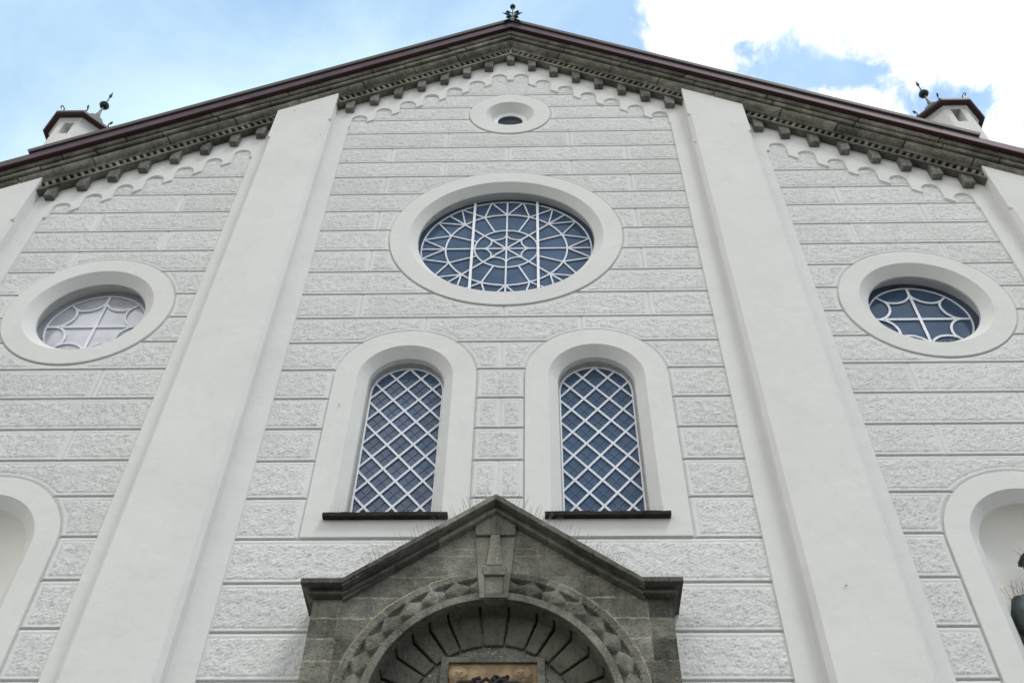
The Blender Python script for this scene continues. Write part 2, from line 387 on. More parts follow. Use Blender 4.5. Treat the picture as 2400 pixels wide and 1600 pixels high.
def field(name, x0, x1, rows, joints, circs, arcs, seed, zlo=5.9):
    st = .0155
    xs = list(np.arange(x0, x1+st, st))
    J = sorted({j for js in joints for j in js})
    for j in J:
        xs = [x for x in xs if not (j-.03 < x < j+.03)]
        xs += [j-.024, j-.020, j, j+.020, j+.024]
    xs = np.array(sorted(xs)); xs[0] = x0; xs[-1] = x1
    ztop = 23.0 if x0 < 0 < x1 else 19.9
    zs = []
    cuts = [zlo]+sorted(rows)+[ztop]
    for k, z in enumerate(cuts):
        if k in (0, len(cuts)-1): zs.append(z); continue
        zs += [z-.044, z-.040, z-.002, z]
    zs = np.array(sorted(zs)); out = []
    for a, b in zip(zs[:-1], zs[1:]):
        n = max(1, int(round((b-a)/st))); out += list(a+(b-a)*np.arange(n)/n)
    zs = np.array(out+[zs[-1]])
    X, Z = np.meshgrid(xs, zs); nz, nx = X.shape
    d_edge = np.full(X.shape, 9.0)       # distance to any block edge
    gdep = np.zeros(X.shape)
    for z in rows:      # the underside of the block above is cut square, the top of the block below is sloped
        gdep = np.maximum(gdep, np.where((Z < z-.0015) & (Z > z-.0445), .034*np.clip((Z-(z-.044))/.042, 0, 1)**.8, 0))
        d = np.where(Z >= z-.001, Z-z, (z-.040)-Z); d_edge = np.minimum(d_edge, np.abs(d))
    rs = sorted(rows, reverse=True)
    for k, js in enumerate(joints):
        if k >= len(rs): break
        up = rs[k]; lo = rs[k+1] if k+1 < len(rs) else zlo
        m = (Z < up) & (Z > lo)
        for j in js:
            gdep = np.maximum(gdep, np.where(m, .026*np.clip(1-np.abs(X-j)/.026, 0, 1), 0))
            d_edge = np.where(m, np.minimum(d_edge, np.maximum(np.abs(X-j)-.02, 0)), d_edge)
    dist = np.full(X.shape, 9.0)
    for cx, cz, r in circs: dist = np.minimum(dist, np.hypot(X-cx, Z-cz)-r)
    for cx, cz, hw, zb in arcs:
        da = np.where(Z > cz, np.hypot(X-cx, Z-cz)-hw, np.maximum(np.abs(X-cx)-hw, zb-Z)); dist = np.minimum(dist, da)
    gp = np.clip(1-dist/.040, 0, 1)**.8
    marg = np.minimum(d_edge, dist-.040)
    rough = ss(marg, .050, .060)
    edge = np.minimum(X-x0, x1-X); rough *= ss(edge, .012, .03)
    if x0 < 0 < x1: ft = 22.785-SL*np.abs(X)
    else: ft = 22.785-SL*np.abs(X)
    n1 = bandnoise(nz, nx, 1.9, 4.5, 0.75, seed); n2 = bandnoise(nz, nx, 1.2, 2.4, 0.8, seed+1); n3 = bandnoise(nz, nx, 8, 30, 1, seed+2)
    rel = np.clip(0.55*np.abs(n1)**0.8*np.sign(n1)+0.55*n2+0.25*n3, -2.2, 2.2)
    h = np.zeros(X.shape)
    h += rough*(.004+.0068*rel)
    h += .0006*n3
    step = (marg > .040) & (marg < .052)
    h -= step*.007*(edge > .01)
    h -= gdep
    h = h*(1-gp)+(-.034)*gp
    h = np.where(dist < 0, -.040, h)
    # keep
    xc = (X[:-1, :-1]+X[1:, 1:])/2; zc = (Z[:-1, :-1]+Z[1:, 1:])/2; dc = dist[:-1, :-1]
    keep = (dc > -.06) & (zc < 23.0-SL*np.abs(xc))
    bid = np.searchsorted(np.sort(np.array(rows)), Z.ravel()).reshape(Z.shape).astype(float)*17.0
    for k, js in enumerate(joints):
        if k >= len(rs): break
        up = rs[k]; lo = rs[k+1] if k+1 < len(rs) else zlo
        for j in js: bid += ((Z < up) & (Z > lo) & (X > j))*3.0
    tone = (np.sin(bid*12.9898+seed)*43758.5453) % 1.0
    grid_obj(name, X, -h, Z, keep, M_ROUGH, church, tone, 'tone')
A = [-1.21, 1.21]; B = [-2.29, 0.0, 2.30]; Bm = [-0.015]
jn = [[], [], [], A, B, A, B, A, B, A, B, A, B, A, Bm, [], Bm, [], Bm, [], [], [], [], [], [], []]
# fix the sequence to the courses seen: course under 20.025 has joints at +-1.21, under 19.43 at 0 and +-2.3 ...
field('rusticated_field', -3.27, 3.27, ROWS_N, jn, CIRC_N, AW, 1)
ja = [[], [5.97], [7.35], [5.96], [7.34], [], [], [], [], [5.95], [7.3], [5.95], [], [], [], [], [], [], [], []]
jl = [[-v-.01 for v in q] for q in ja]
field('rusticated_field', 4.99, 8.37, ROWS_A, ja, CIRC_R, NI_R, 21)
field('rusticated_field', -8.37, -5.00, ROWS_A, jl, CIRC_L, NI_L, 31)

# plain wall parts: lower walls, sides, back, corner strips
b = MB()
b.box(-10.0, -2.0, -.03, .5, 0, 5.9); b.box(2.0, 10.0, -.03, .5, 0, 5.9); b.box(-2.0, 2.0, .9, 1.2, 0, 5.9)
b.box(-10.0, -9.6, .5, 26, 0, 17.9); b.box(9.6, 10.0, .5, 26, 0, 17.9)
b.prism([(-10.0, 0), (10.0, 0), (10.0, 17.9), (0, 24.2), (-10.0, 17.9)], 25.6, 26)
b.prism([(-10.0, 0), (10.0, 0), (10.0, 17.6), (0, 23.9), (-10.0, 17.6)], 1.25, 1.3)     # unseen partition, added to keep the interior dark
for s in (-1, 1):
    b.prism([(s*9.80, 5.9), (s*10.0, 5.9), (s*10.0, 17.2), (s*9.80, 17.3)], -.03, .5)
b.obj('wall', M_SMOOTH, church)

# pilasters
def pilaster(xi, xo, s, zi, zo):
    """xi inner edge |x|, xo outer edge |x|; stop heights of the chamfers"""
    p = .25; c = .062; b = MB()
    def ring(z, ci, co, top=False):
        zz = (lambda x: 23.70-SL*x) if top else (lambda x: z)
        return [(s*xi, .05, zz(xi)), (s*xi, -p+ci, zz(xi)), (s*(xi+ci), -p, zz(xi+ci)), (s*(xo-co), -p, zz(xo-co)), (s*xo, -p+co, zz(xo)), (s*xo, .05, zz(xo))]
    e = 1e-4
    lo, hi = (zo, zi)
    rings = [ring(0, c, c), ring(lo-.05, c, c), ring(lo, c, e), ring(hi-.05, c, e), ring(hi, e, e), ring(0, e, e, True)]
    b.loft(rings, True, True, True)
    return b.obj('pilaster', M_SMOOTH, church)
for s in (-1, 1):
    pilaster(3.59, 4.735, s, 20.24, 19.54)
    pilaster(8.69, 9.83, s, 16.68, 15.98)

# cornice -------------------------------------------------------------
def extr(b, prof, xa, xb, dz=0.0, dy=0.0, sq=True):
    """closed profile (y, z at x=0) swept along the slope from xa to xb (same side)"""
    def pt(x, y, z):
        k = min(1.0, max(0.0, (abs(x)-.02)/.3)) if sq else 0.0
        x2 = x+(1 if x > 0 else -1)*(z-23.8)*.454*k
        return (x2, y+dy, z-SL*abs(x2)+dz)
    b.loft([[pt(x, y, z) for y, z in prof] for x in (xa, xb)], True, True, True)
XE = 10.45
def course(b, prof, lmin, lmax, gap=.010, jz=.006, jy=.006, xe=XE, seed=0):
    r = random.Random(seed)
    for s in (-1, 1):
        x = 0.0
        while x < xe:
            l = r.uniform(lmin, lmax); x2 = min(x+l, xe)
            a, c = x+gap*.5, x2-gap*.5
            if x == 0: a = .003
            if c-a > .05: extr(b, prof, s*a, s*c, r.uniform(-jz, jz), r.uniform(-jy, jy))
            x = x2
b = MB()
# architrave: beam with a lip
course(b, [(.1, 23.28), (-.02, 23.28), (-.192, 23.25), (-.20, 23.262), (-.20, 23.325), (.1, 23.325)], 1.3, 2.2, .006, .003, .004, seed=3)
course(b, [(.1, 23.32), (.01, 23.32), (.01, 23.52), (.1, 23.52)], 20, 21, seed=1)     # dentil back
# upper fillet above the dentils
course(b, [(.1, 23.515), (-.196, 23.515), (-.20, 23.525), (-.20, 23.575), (.1, 23.575)], 1.0, 1.9, .006, .003, .004, seed=4)
r5 = random.Random(5)
for s in (-1, 1):
    x = .028 if s < 0 else -.028
    while x < XE:
        wd = .054+r5.uniform(-.005, .005)
        extr(b, [(.01, 23.322), (-.192, 23.322), (-.192, 23.518), (.01, 23.518)], s*x, s*(x+wd), 0, r5.uniform(-.004, .004))
        x += .1115
# roll moulding
tor = [(.1, 23.572), (-.19, 23.575), (-.215, 23.60), (-.248, 23.625), (-.275, 23.66), (-.294, 23.705), (-.300, 23.745), (-.290, 23.785), (-.262, 23.808), (-.22, 23.812), (.1, 23.812)]
course(b, tor, 0.75, 1.35, .016, .006, .007, seed=6)
# second and third bands over a recessed bed
course(b, [(.1, 23.80), (-.235, 23.80), (-.235, 24.05), (.1, 24.05)], 20, 21, seed=2)
course(b, [(.1, 23.838), (-.320, 23.838), (-.334, 23.850), (-.338, 23.875), (-.338, 23.945), (-.325, 23.962), (.1, 23.962)], 0.8, 1.5, .016, .005, .007, seed=8)
course(b, [(.1, 23.975), (-.365, 23.975), (-.375, 23.99), (-.375, 24.123), (.1, 24.123)]
, 0.9, 1.7, .014, .004, .006, seed=9)
co = b.obj('cornice', M_STONE, church)
bv = co.modifiers.new('bevel', 'BEVEL'); bv.width = .008; bv.segments = 1; bv.limit_method = 'ANGLE'; bv.angle_limit = R(40)

# brackets
BM = MB()
def bracket_mesh():
    b = MB(); b.hexa([(-.096, -.122, 0), (.096, -.122, 0), (.096, .06, 0), (-.096, .06, 0), (-.096, -.122, .41), (.096, -.122, .41), (.096, .06, .41), (-.096, .06, .41)])
    return b
def cut_bracket(x):
    b = MB(); zb = 22.985-SL*abs(x); w2 = .090+rnd.uniform(-.007, .007)
    t = [23.30-SL*abs(x-w2), 23.30-SL*abs(x+w2)]
    d = .165+rnd.uniform(-.008, .006); q = rnd.uniform(-.012, .012)
    pts = []
    for z in (zb, None):
        for i, (px, py) in enumerate(((x-w2, -d+q), (x+w2, -d-q), (x+w2, .06), (x-w2, .06))):
            zz = z+rnd.uniform(-.006, .006) if z is not None else t[0 if i in (0, 3) else 1]
            pts.append((px, py, zz))
    b.hexa(pts)
    o = b.obj('bracket', M_BRACKET, church)
    m = o.modifiers.new('bevel', 'BEVEL'); m.width = .012; m.segments = 2; m.limit_method = 'ANGLE'
    o['group'] = 'stone brackets under the gable cornice'
for k in range(-7, 8): cut_bracket(k*.474)
for x in (-8.445, -7.95, -7.465, -6.975, -6.46, -5.95, -5.445, -4.975, 4.96, 5.43, 5.925, 6.435, 6.94, 7.42, 7.895, 8.375): cut_bracket(x)

# roof ----------------------------------------------------------------
b = MB()
for s in (-1, 1): extr(b, [(-.36, 24.14), (-.36, 24.36), (26.3, 24.36), (26.3, 24.14)], s*0.0, s*10.7)
roof = b.obj('roof', M_VERGE, church)
b = MB()
for s in (-1, 1): extr(b, [(-.335, 24.12), (-.455, 24.12), (-.455, 24.15), (-.335, 24.15)], s*0.001, s*10.72)
b.obj('soffit_board', M_RED, roof)
b = MB()
for s in (-1, 1):
    x = .002; r = random.Random(12+s)
    while x < 10.74:
        x2 = min(10.74, x+2.0); extr(b, [(-.44, 24.125), (-.462, 24.120), (-.470, 24.133), (-.470, 24.335), (-.462, 24.345), (-.30, 24.345), (-.30, 24.125)], s*x, s*(x2-.004), 0, r.uniform(-.0015, .0015)); x = x2
b.obj('fascia', M_FASCIA, roof)
b = MB()
for s in (-1, 1): extr(b, [(-.47, 24.370), (-.505, 24.365), (-.51, 24.38), (-.51, 24.485), (-.49, 24.50), (-.1, 24.50), (-.1, 24.370)], s*0.001, s*(8.80 if s < 0 else 8.55))
for s in (-1, 1): extr(b, [(-.42, 24.34), (-.42, 24.372), (-.12, 24.372), (-.12, 24.34)], s*0.001, s*8.50)
b.obj('verge_cap', M_VERGE, roof)

# roof finial
fi = empty('roof_finial', (0.03, -.46, 24.25), church)
b = MB(); b.tube([(0, 0, 0), (0, 0, .5), (0, 0, 1.06)], [.026, .020, .012], 8); b.obj('post', M_IRON, fi)
def leaf(pts, wds, th=.008):
    b = MB(); rings = []
    for (x, y, z), wd in zip(pts, wds):
        rings.append([(x, y-wd, z-wd*.45), (x, y, z+th), (x, y+wd, z+wd*.45), (x, y, z-th)])
    b.loft(rings, True, True, True); b.obj('leaf', M_IRON, fi)
for s in (-1, 1):
    leaf([(s*.01, 0, .43), (s*.05, -.01, .47), (s*.11, -.02, .52), (s*.17, -.03, .555), (s*.245, -.04, .57)], [.02, .055, .050, .026, .004])
    leaf([(s*.01, 0, .60), (s*.04, 0, .665), (s*.09, -.01, .69), (s*.12, -.02, .69), (s*.155, -.02, .675)], [.014, .020, .034, .040, .014])
    leaf([(s*.01, 0, .24), (s*.06, -.03, .32), (s*.12, -.05, .30), (s*.15, -.06, .25)], [.02, .05, .04, .006])
    leaf([(0, -.02, .16), (s*.06, -.05, .12), (s*.12, -.06, .02), (s*.10, -.06, -.05), (s*.05, -.06, -.02)], [.014, .018, .020, .014, .008])
    leaf([(0, -.02, .10), (s*.08, -.06, .12), (s*.17, -.07, .03), (s*.21, -.07, -.07)], [.02, .03, .022, .005])
b = MB(); b.lathe_z([(.066*math.sin(math.pi*k/10)+.001, 1.02-.066*math.cos(math.pi*k/10)) for k in range(11)], (0, 0), 16); b.obj('ball', M_IRON, fi, True)

# ------------------------------------------------------------------ windows
def ring_pts(cx, cz, r, y, n=96): return [(cx+r*math.cos(2*math.pi*k/n), y, cz+r*math.sin(2*math.pi*k/n)) for k in range(n)]
def round_surround(name, cx, cz, ro, ri, rg, dsp, dg, n=96, ex=0.0):
    b = MB()
    b.loft([ring_pts(cx, cz, r, y, n) for r, y in ((ro, .05), (ro, -DF+.003), (ro-.003, -DF), (ri, -DF), (ri-.004, -DF+.004), (rg+.004, dsp), (rg, dsp+.004), (rg, dsp+.05), (rg+ex+.001, dsp+.055), (rg+ex+.001, dg+.06))])
    o = b.obj(name, M_SMOOTH, church, True)
    b = MB(); b.loft([ring_pts(cx, cz, r, y, n) for r, y in ((rg-.001, dsp+.018), (rg-.010, dsp+.018), (rg-.012, dsp+.045), (rg+ex*.6, dsp+.062))])
    b.obj('frame', M_WFRAME, o, True)
    return o
def disc(name, cx, cz, r, y, m, parent, n=64):
    b = MB(); b.add([(cx, y, cz)]+ring_pts(cx, cz, r, y, n), [(0, i+1, (i+1) % n+1) for i in range(n)]); return b.obj(name, m, parent)
_cnt = [0]
def dbar(b, p, q, wd, y):     # double glazing bar: two bright ribs and a recessed middle
    _cnt[0] += 1; y -= (_cnt[0] % 7)*.0006
    dx, dz = q[0]-p[0], q[1]-p[1]; l = math.hypot(dx, dz); nx, nz = -dz/l, dx/l
    o = wd*.33
    for s in (-1, 1): b.bar((p[0]+nx*o*s, p[1]+nz*o*s), (q[0]+nx*o*s, q[1]+nz*o*s), wd*.36, y-.014, y+.002)
    b.bar(p, q, wd*.5, y-.006, y+.001)
def darc(b, c, r, a0, a1, wd, y, n=18):
    P = [(c[0]+r*math.cos(a0+(a1-a0)*i/n), c[1]+r*math.sin(a0+(a1-a0)*i/n)) for i in range(n+1)]
    for a, q in zip(P[:-1], P[1:]): dbar(b, a, q, wd, y)
def sag_arc(b, p, q, sag, c, wd, y, n=12):    # arc from p to q bulging towards c by sag
    m = ((p[0]+q[0])/2, (p[1]+q[1])/2); l = math.hypot(q[0]-p[0], q[1]-p[1])
    dx, dz = c[0]-m[0], c[1]-m[1]; dl = math.hypot(dx, dz); dx /= dl; dz /= dl
    P = []
    for i in range(n+1):
        t = i/n; f = 4*t*(1-t)
        f = math.sqrt(max(0, 1-(2*t-1)**2))*.5+f*.5
        P.append((p[0]+(q[0]-p[0])*t+dx*sag*f, p[1]+(q[1]-p[1])*t+dz*sag*f))
    for a, e in zip(P[:-1], P[1:]): dbar(b, a, e, wd, y)
def pol(c, r, deg): return (c[0]+r*math.cos(R(deg)), c[1]+r*math.sin(R(deg)))
def spikes(name, base_pts, length, lean, parent, per=3, rad=.0028, jit=.25, seed=0):
    """rows of thin wires: base_pts list of (x,y,z), lean = mean direction"""
    r = random.Random(seed); b = MB(); base_pts = sorted(tuple(map(float, p)) for p in base_pts)
    b.tube([(p[0], p[1], p[2]+.001*(i % 2)) for i, p in enumerate(base_pts)], .0024, 4, False)
    for p in base_pts:
        for k in range(per):
            d = Vector(lean)+Vector((r.uniform(-jit, jit), r.uniform(-jit, jit)*1.2, r.uniform(-.1, .1)))
            d.normalize(); a = Vector(p); b.tube([a, a+d*length*r.uniform(.85, 1.1)], rad, 3, False)
    return b.obj(name, M_WIRE, parent)

# great round window
G = .33
rose = round_surround('rose_window', 0, 16.40, 2.02, 1.69, 1.545, .12, G, 96, .085)
disc('glass', 0, 16.40, 1.625, G+.012, M_GLASS, rose)
c = (0, 16.40); b = MB(); y = G
for r, wd in ((1.50, .026), (1.07, .028), (.56, .027)): darc(b, c, r, 0, 2*math.pi, wd, y, 72)
for k in range(8):
    a = 45*k; dbar(b, c, pol(c, 1.50, a), .028, y)
    sag_arc(b, pol(c, .41, a), pol(c, .41, a+45), .075, c, .024, y)
for k in range(16):
    a = 22.5*k
    if k % 2: dbar(b, pol(c, .57, a), pol(c, 1.07, a), .026, y)
    for e in (-11.25, 11.25): dbar(b, pol(c, 1.07, a), pol(c, 1.51, a+e), .025, y)
b.obj('tracery', M_CAME, rose)
for x in (-.60, .555):
    b = MB(); b.box(x-.022, x+.022, G-.06, G-.015, 16.40-math.sqrt(1.54**2-x*x), 16.40+math.sqrt(1.54**2-x*x)); b.obj('storm_bar', M_WHITE, rose)
spikes('bird_spikes', [(x, .22+rnd.uniform(-.05, .05), 16.40-math.sqrt(1.545**2-x*x)+.01) for x in np.arange(-1.1, 1.12, .045)], .13, (0, -.1, 1), rose, 1, .0025, .12, 4)

# side round windows
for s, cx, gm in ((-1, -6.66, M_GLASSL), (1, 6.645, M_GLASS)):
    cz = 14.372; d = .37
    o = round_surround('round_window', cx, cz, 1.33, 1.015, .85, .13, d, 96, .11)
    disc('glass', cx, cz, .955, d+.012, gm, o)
    c = (cx, cz); b = MB()
    darc(b, c, .80, 0, 2*math.pi, .026, d, 60)
    for a in (0, 90, 180, 270): dbar(b, c, pol(c, .80, a), .042, d)
    for k in range(8):
        dbar(b, pol(c, .63, 45*k), pol(c, .80, 45*k), .03, d)
        sag_arc(b, pol(c, .65, 45*k), pol(c, .65, 45*k+45), .13, c, .036, d)
    b.obj('tracery', M_CAME, o)
    spikes('bird_spikes', [(x, .2+rnd.uniform(-.06, .06), cz-math.sqrt(.85**2-(x-cx)**2)+.01) for x in np.arange(cx-.62, cx+.63, .04)], .12, (0, -.1, 1), o, 1, .0025, .15, 8+s)
# small eye window
o = round_surround('eye_window', .013, 20.79, .832, .50, .36, .17, .22, 64)
b = MB(); b.loft([ring_pts(.013, 20.79, r, y, 48) for r, y in ((.36, .175), (.355, .165), (.335, .162), (.325, .185), (.285, .185), (.275, .172), (.262, .175), (.258, .23))])
b.obj('white_ring', M_WHITE, o, True)
disc('glass', .013, 20.79, .28, .20, M_GLASSD, o, 40)

# arched windows
def arch_path(cx, cz, hw, zb, y, n=40):
    return [(cx-hw, y, zb)]+[(cx-hw, y, zb+(cz-zb)*t) for t in (.33, .66)]+[(cx-hw*math.cos(math.pi*k/n), y, cz+hw*math.sin(math.pi*k/n)) for k in range(n+1)]+[(cx+hw, y, zb+(cz-zb)*t) for t in (.66, .33)]+[(cx+hw, y, zb)]
for cx, cz, hw, zb in AW:
    b = MB(); d = .33; ri, rg = AW_H, .565; zi = 9.99
    ys = ((hw, zb, .05), (hw, zb, -DF+.003), (hw-.003, zb, -DF), (ri, zi, -DF), (ri-.004, zi, -DF+.004), (rg+.004, zi, .13), (rg, zi, .134), (rg, zi, d+.06))
    rings = [arch_path(cx, cz, h_, z_, y_) for h_, z_, y_ in ys]
    # plain apron below the opening
    b.loft(rings, False)
    b.box(cx-hw+.001, cx+hw-.001, -DF-.0012, .05, zb, 9.99)
    o = b.obj('arched_window', M_SMOOTH, church, True)
    b = MB(); b.loft([arch_path(cx, cz, h_, 10.0, y_) for h_, y_ in ((rg-.001, .22), (rg-.013, .22), (rg-.013, .25), (rg-.003, .255), (rg-.003, .28))], False)
    b.loft([arch_path(cx, cz, h_, 10.0, y_) for h_, y_ in ((rg-.001, .29), (rg-.022, .29), (rg-.022, d+.03))], False)
    b.obj('frame', M_WFRAME, o, True)
    b = MB(); b.loft([arch_path(cx, cz, h_, 10.02, y_) for h_, y_ in ((rg-.020, d-.018), (rg-.042, d-.018), (rg-.042, d+.004))], False)
    b.obj('white_edge', M_WHITE, o, True)
    b = MB(); P = arch_path(cx, cz, rg, 10.0, d+.012); b.add(P, [tuple(range(len(P)))]); b.obj('glass', M_GLASS, o)
    # lattice clipped to the opening
    def inside(x, z): return abs(x-cx) < .545 and z > 10.01 and (z < cz or math.hypot(x-cx, z-cz) < .545)
    def clipped(b, x0, z0, sl, wd, fn):
        xs = np.linspace(cx-.56, cx+.56, 400); run = [(x, z0+sl*(x-x0)) for x in xs if inside(x, z0+sl*(x-x0))]
        if len(run) > 3: fn(b, run[0], run[-1], wd)
    b = MB(); l = MB(); slp = .456/.375
    for k in range(-8, 10):
        z0 = 10.487+.456*k
        for sg in (-1, 1):
            clipped(b, cx, z0, sg*slp, .029, lambda bb, p, q, w_: dbar(bb, p, q, w_, d))
            clipped(l, cx, z0+.228, sg*slp, .006, lambda bb, p, q, w_: bb.bar(p, q, w_, d+.003-.001*sg, d+.011))
    b.obj('lattice', M_CAME, o); l.obj('leading', M_LEAD, o)
    b = MB()
    xs = np.linspace(cx-.79, cx+.79, 18); rs = [[(x, -.11+rnd.uniform(-.004, .004), 9.985+rnd.uniform(-.004, .004)), (x, -.11+rnd.uniform(-.004, .004), 10.04+rnd.uniform(-.005, .005)), (x, .16, 10.06), (x, .16, 10.00)] for x in xs]
    b.loft(rs, True, True, True); b.obj('sill', M_SILL, o)
    spikes('bird_spikes', [(x, rnd.choice((-.08, -.05, -.02)), 10.035) for x in np.arange(cx-.70, cx+.70, .045)]+[(x, .1, 10.045) for x in np.arange(cx-.52, cx+.52, .035)], .13, (0, -.05, 1), o, 1, .0019, .08, 5)

# niches
def niche(cx, cz, hw, zb):
    b = MB(); ri, rg = .84, .70; zi = 7.0
    ys = ((hw, zb, .05), (hw, zb, -DF+.003), (hw-.003, zb, -DF), (ri, zi, -DF), (ri-.004, zi, -DF+.004), (rg, zi, .12))
    b.loft([arch_path(cx, cz, *v) for v in ys], False)
    b.box(cx-hw+.001, cx+hw-.001, -DF-.0012, .05, zb, 7.0)
    o = b.obj('niche', M_SMOOTH, church, True)
    b = MB(); n = 40
    rings = []
    for j in range(17):      # quarter turns from the rim to the back
        a = math.pi/2*j/16; r = (rg+.01)*math.cos(a); y = .12+.42*math.sin(a)
        rings.append(arch_path(cx, cz, max(r, .001), zi, y))
    b.loft(rings, False)
    b.obj('niche_shell', M_NICHE, o, True)
    b = MB(); b.box(cx-.86, cx+.86, -.10, .9, 6.86, 7.0); b.obj('ledge', M_PORTAL, o)
    return o
for a in NI_L+NI_R: niche(*a)

# ------------------------------------------------------------------ portal
portal = empty('portal', (0, 0, 0), church)
PX, PD = 2.03, .42; AC, AR = 7.18, 1.31
st = .012
xs = np.arange(-PX, PX+st/2, st); zs = np.arange(5.6, 9.80, st); X, Z = np.meshgrid(xs, zs); nz, nx = X.shape
rad = np.hypot(X, Z-AC); th = np.arctan2(Z-AC, X)
above = Z > AC
rr_ = np.where(above, rad, np.abs(X)); ang = np.where(above, th, np.where(X > 0, (Z-AC)/1.5, math.pi-(Z-AC)/1.5))
pitch = .187; vv = (rr_-1.505)/.098; uu_ = (((ang-math.pi/2)/pitch) % 1.0)*2-1     # diamonds along the ring
dd = np.abs(vv)+np.abs(uu_)
inzone = np.abs(vv) < 1
n1 = bandnoise(nz, nx, 2.5, 8, 1, 51); n3 = bandnoise(nz, nx, 12, 60, 1, 52); n4 = bandnoise(nz, nx, 1.6, 3, 1, 53)
pit = inzone*np.clip(dd-1, 0, 1)
h = .0012*n1+.002*n3+.0008*n4
h = np.where(inzone, h*.25, h)
tri = inzone*np.clip((dd-1.0)/.55, 0, 1)
h = h-.058*tri+inzone*.020*np.clip(1.0-dd, 0, 1)
h = h-.006*(inzone & (np.abs(uu_) > .93) & (np.abs(vv) < .5))
mort = np.zeros(X.shape)
ring_out = 1.70
hz = [8.52, 8.25, 8.00, 7.72, 7.44, 7.15, 6.86, 6.5, 6.15, 5.85]
outside = rr_ > ring_out
wob = .003*bandnoise(nz, nx, 12, 60, 1, 60)
for z in hz: m = outside & (np.abs(Z-z+wob) < .009); mort[m] = 1
for z, xa in ((9.10, 1.1), (8.80, 1.5)):
    m = outside & (np.abs(Z-z+wob) < .006) & (np.abs(X) > .24); mort[m] = .8
m = outside & (np.abs(Z-9.20+wob) < .008) & (np.abs(X) > .24) & (np.abs(X) < .50); mort[m] = .8
for xj, za, zb_ in ((-1.72, 8.25, 8.52), (1.0, 8.8, 9.1), (.50, 9.10, 9.20), (-.9, 8.52, 8.8)):
    m = outside & (np.abs(X-xj+wob) < .009) & (Z > za) & (Z < zb_); mort[m] = .8
m = np.abs(rr_-ring_out+wob) < .0085; mort[m] = 1
for k, a in enumerate((-64, -44, -26, 26, 47, 66)):
    a = math.pi/2+R(a); m = above & (np.abs(((ang-a)*rr_)+wob) < .009) & (rr_ > 1.60) & (rr_ < ring_out) ; mort[m] = .8
    m = above & (np.abs(((ang-a)*rr_)+wob) < .009) & (rr_ < 1.42); mort[m] = .8
m = outside & (np.abs(np.abs(X)-1.72+wob) < .006) & (Z < 8.5); mort[m] = .7
h = h-.005*mort
rough_blk = np.where(outside, .0022, 0)*n4*ss(n3, -.6, .8); h = h+rough_blk
xc = X[:-1, :-1]+st/2; zc = Z[:-1, :-1]+st/2
opening = np.where(zc > AC, np.hypot(xc, zc-AC), np.abs(xc)) < AR+.02
keep = (~opening) & (xc < 1.985) & ((zc < 9.76-.732*np.abs(xc)) | (zc < 8.58))
bid = np.searchsorted(np.array(sorted(hz+[8.80, 9.10])), Z.ravel()).reshape(Z.shape)*13.0+(X > 0)*5.0+(np.abs(X) > 1.72)*2.0
bid = np.where(outside, bid, 200+np.floor((ang-math.pi/2)/pitch/2.0)*7.0)
ptone = ((np.sin(bid*12.9898)*43758.5453) % 1.0)*2-1
grid_obj('ashlar_front', X, -PD-h, Z, keep, M_PORTAL, portal, mort, 'mortar', ptone)
# jamb blocks, sides and mass of the porch (behind the front skin)
for s in (-1, 1):
    b = MB()
    W_ = PX if s < 0 else 1.985
    b.prism([(s*W_, 0), (s*(AR+.14), 0), (s*(AR+.14), 5.62), (s*W_, 5.62)], -PD+.02, .02)
    b.add([(s*W_, -PD, 5.6), (s*W_, .02, 5.6), (s*W_, .02, 8.6), (s*W_, -PD, 8.6)], [(0, 1, 2, 3)])
    b.obj('jamb', M_PORTAL, portal)
# arris ring of the arch and its soffit
n = 72
def apath(r, y, zb=0.0):
    return [(-r, y, zb), (-r, y, 3.5), (-r, y, 6.0)]+[(-r*math.cos(math.pi*k/n), y, AC+r*math.sin(math.pi*k/n)) for k in range(n+1)]+[(r, y, 6.0), (r, y, 3.5), (r, y, zb)]
b = MB(); b.loft([apath(1.405, -PD+.03), apath(1.405, -PD-.012), apath(1.40, -PD-.017), apath(AR+.006, -PD-.017), apath(AR, -PD-.011), apath(AR, -.30)], False)
b.obj('arch_moulding', M_PORTAL, portal, True)
# soffit stones and voussoirs with open joints
def sector(b, a0, a1, r0_, r1_, y0, y1, n=5):
    P = [(r1_*math.cos(a0+(a1-a0)*k/n), AC+r1_*math.sin(a0+(a1-a0)*k/n)) for k in range(n+1)]
    P += [(r0_*math.cos(a1+(a0-a1)*k/n), AC+r0_*math.sin(a1+(a0-a1)*k/n)) for k in range(n+1)]
    b.prism(P, y0, y1)
J = [-7.2, -21.5, -31, -41, -53, -66, -80, -95]
Jr = sorted([90+j for j in J]+[90-j for j in (-7.0, -23, -33, -43, -54, -67, -80, -95)])
r = random.Random(9)
def vous(b):
    vo = b.obj('voussoir', M_VOUS, portal)
    m_ = vo.modifiers.new('bevel', 'BEVEL'); m_.width = .014; m_.segments = 2; m_.limit_method = 'ANGLE'; m_.angle_limit = R(45)
for a, e in zip(Jr[:-1], Jr[1:]):
    g = .55; b = MB()
    sector(b, R(a+g), R(e-g), AR-.003, 1.46, -.36+r.uniform(-.003, .003), -.10)
    sector(b, R(a+g*1.3), R(e-g*1.3), .93+r.uniform(-.008, .006), 1.40, -.125+r.uniform(-.008, .008), .14); vous(b)
for s in (-1, 1):
    b = MB()
    for k, z in enumerate((6.85, 6.4, 5.95, 5.5, 5.0, 4.4, 3.8, 3.2, 2.6, 2.0, 1.4, .8, .2)):
        b.box(min(s*.93, s*1.40), max(s*.93, s*1.40), -.125, .14, z-.44, z-.012)
    b.obj('inner_jamb', M_VOUS, portal)
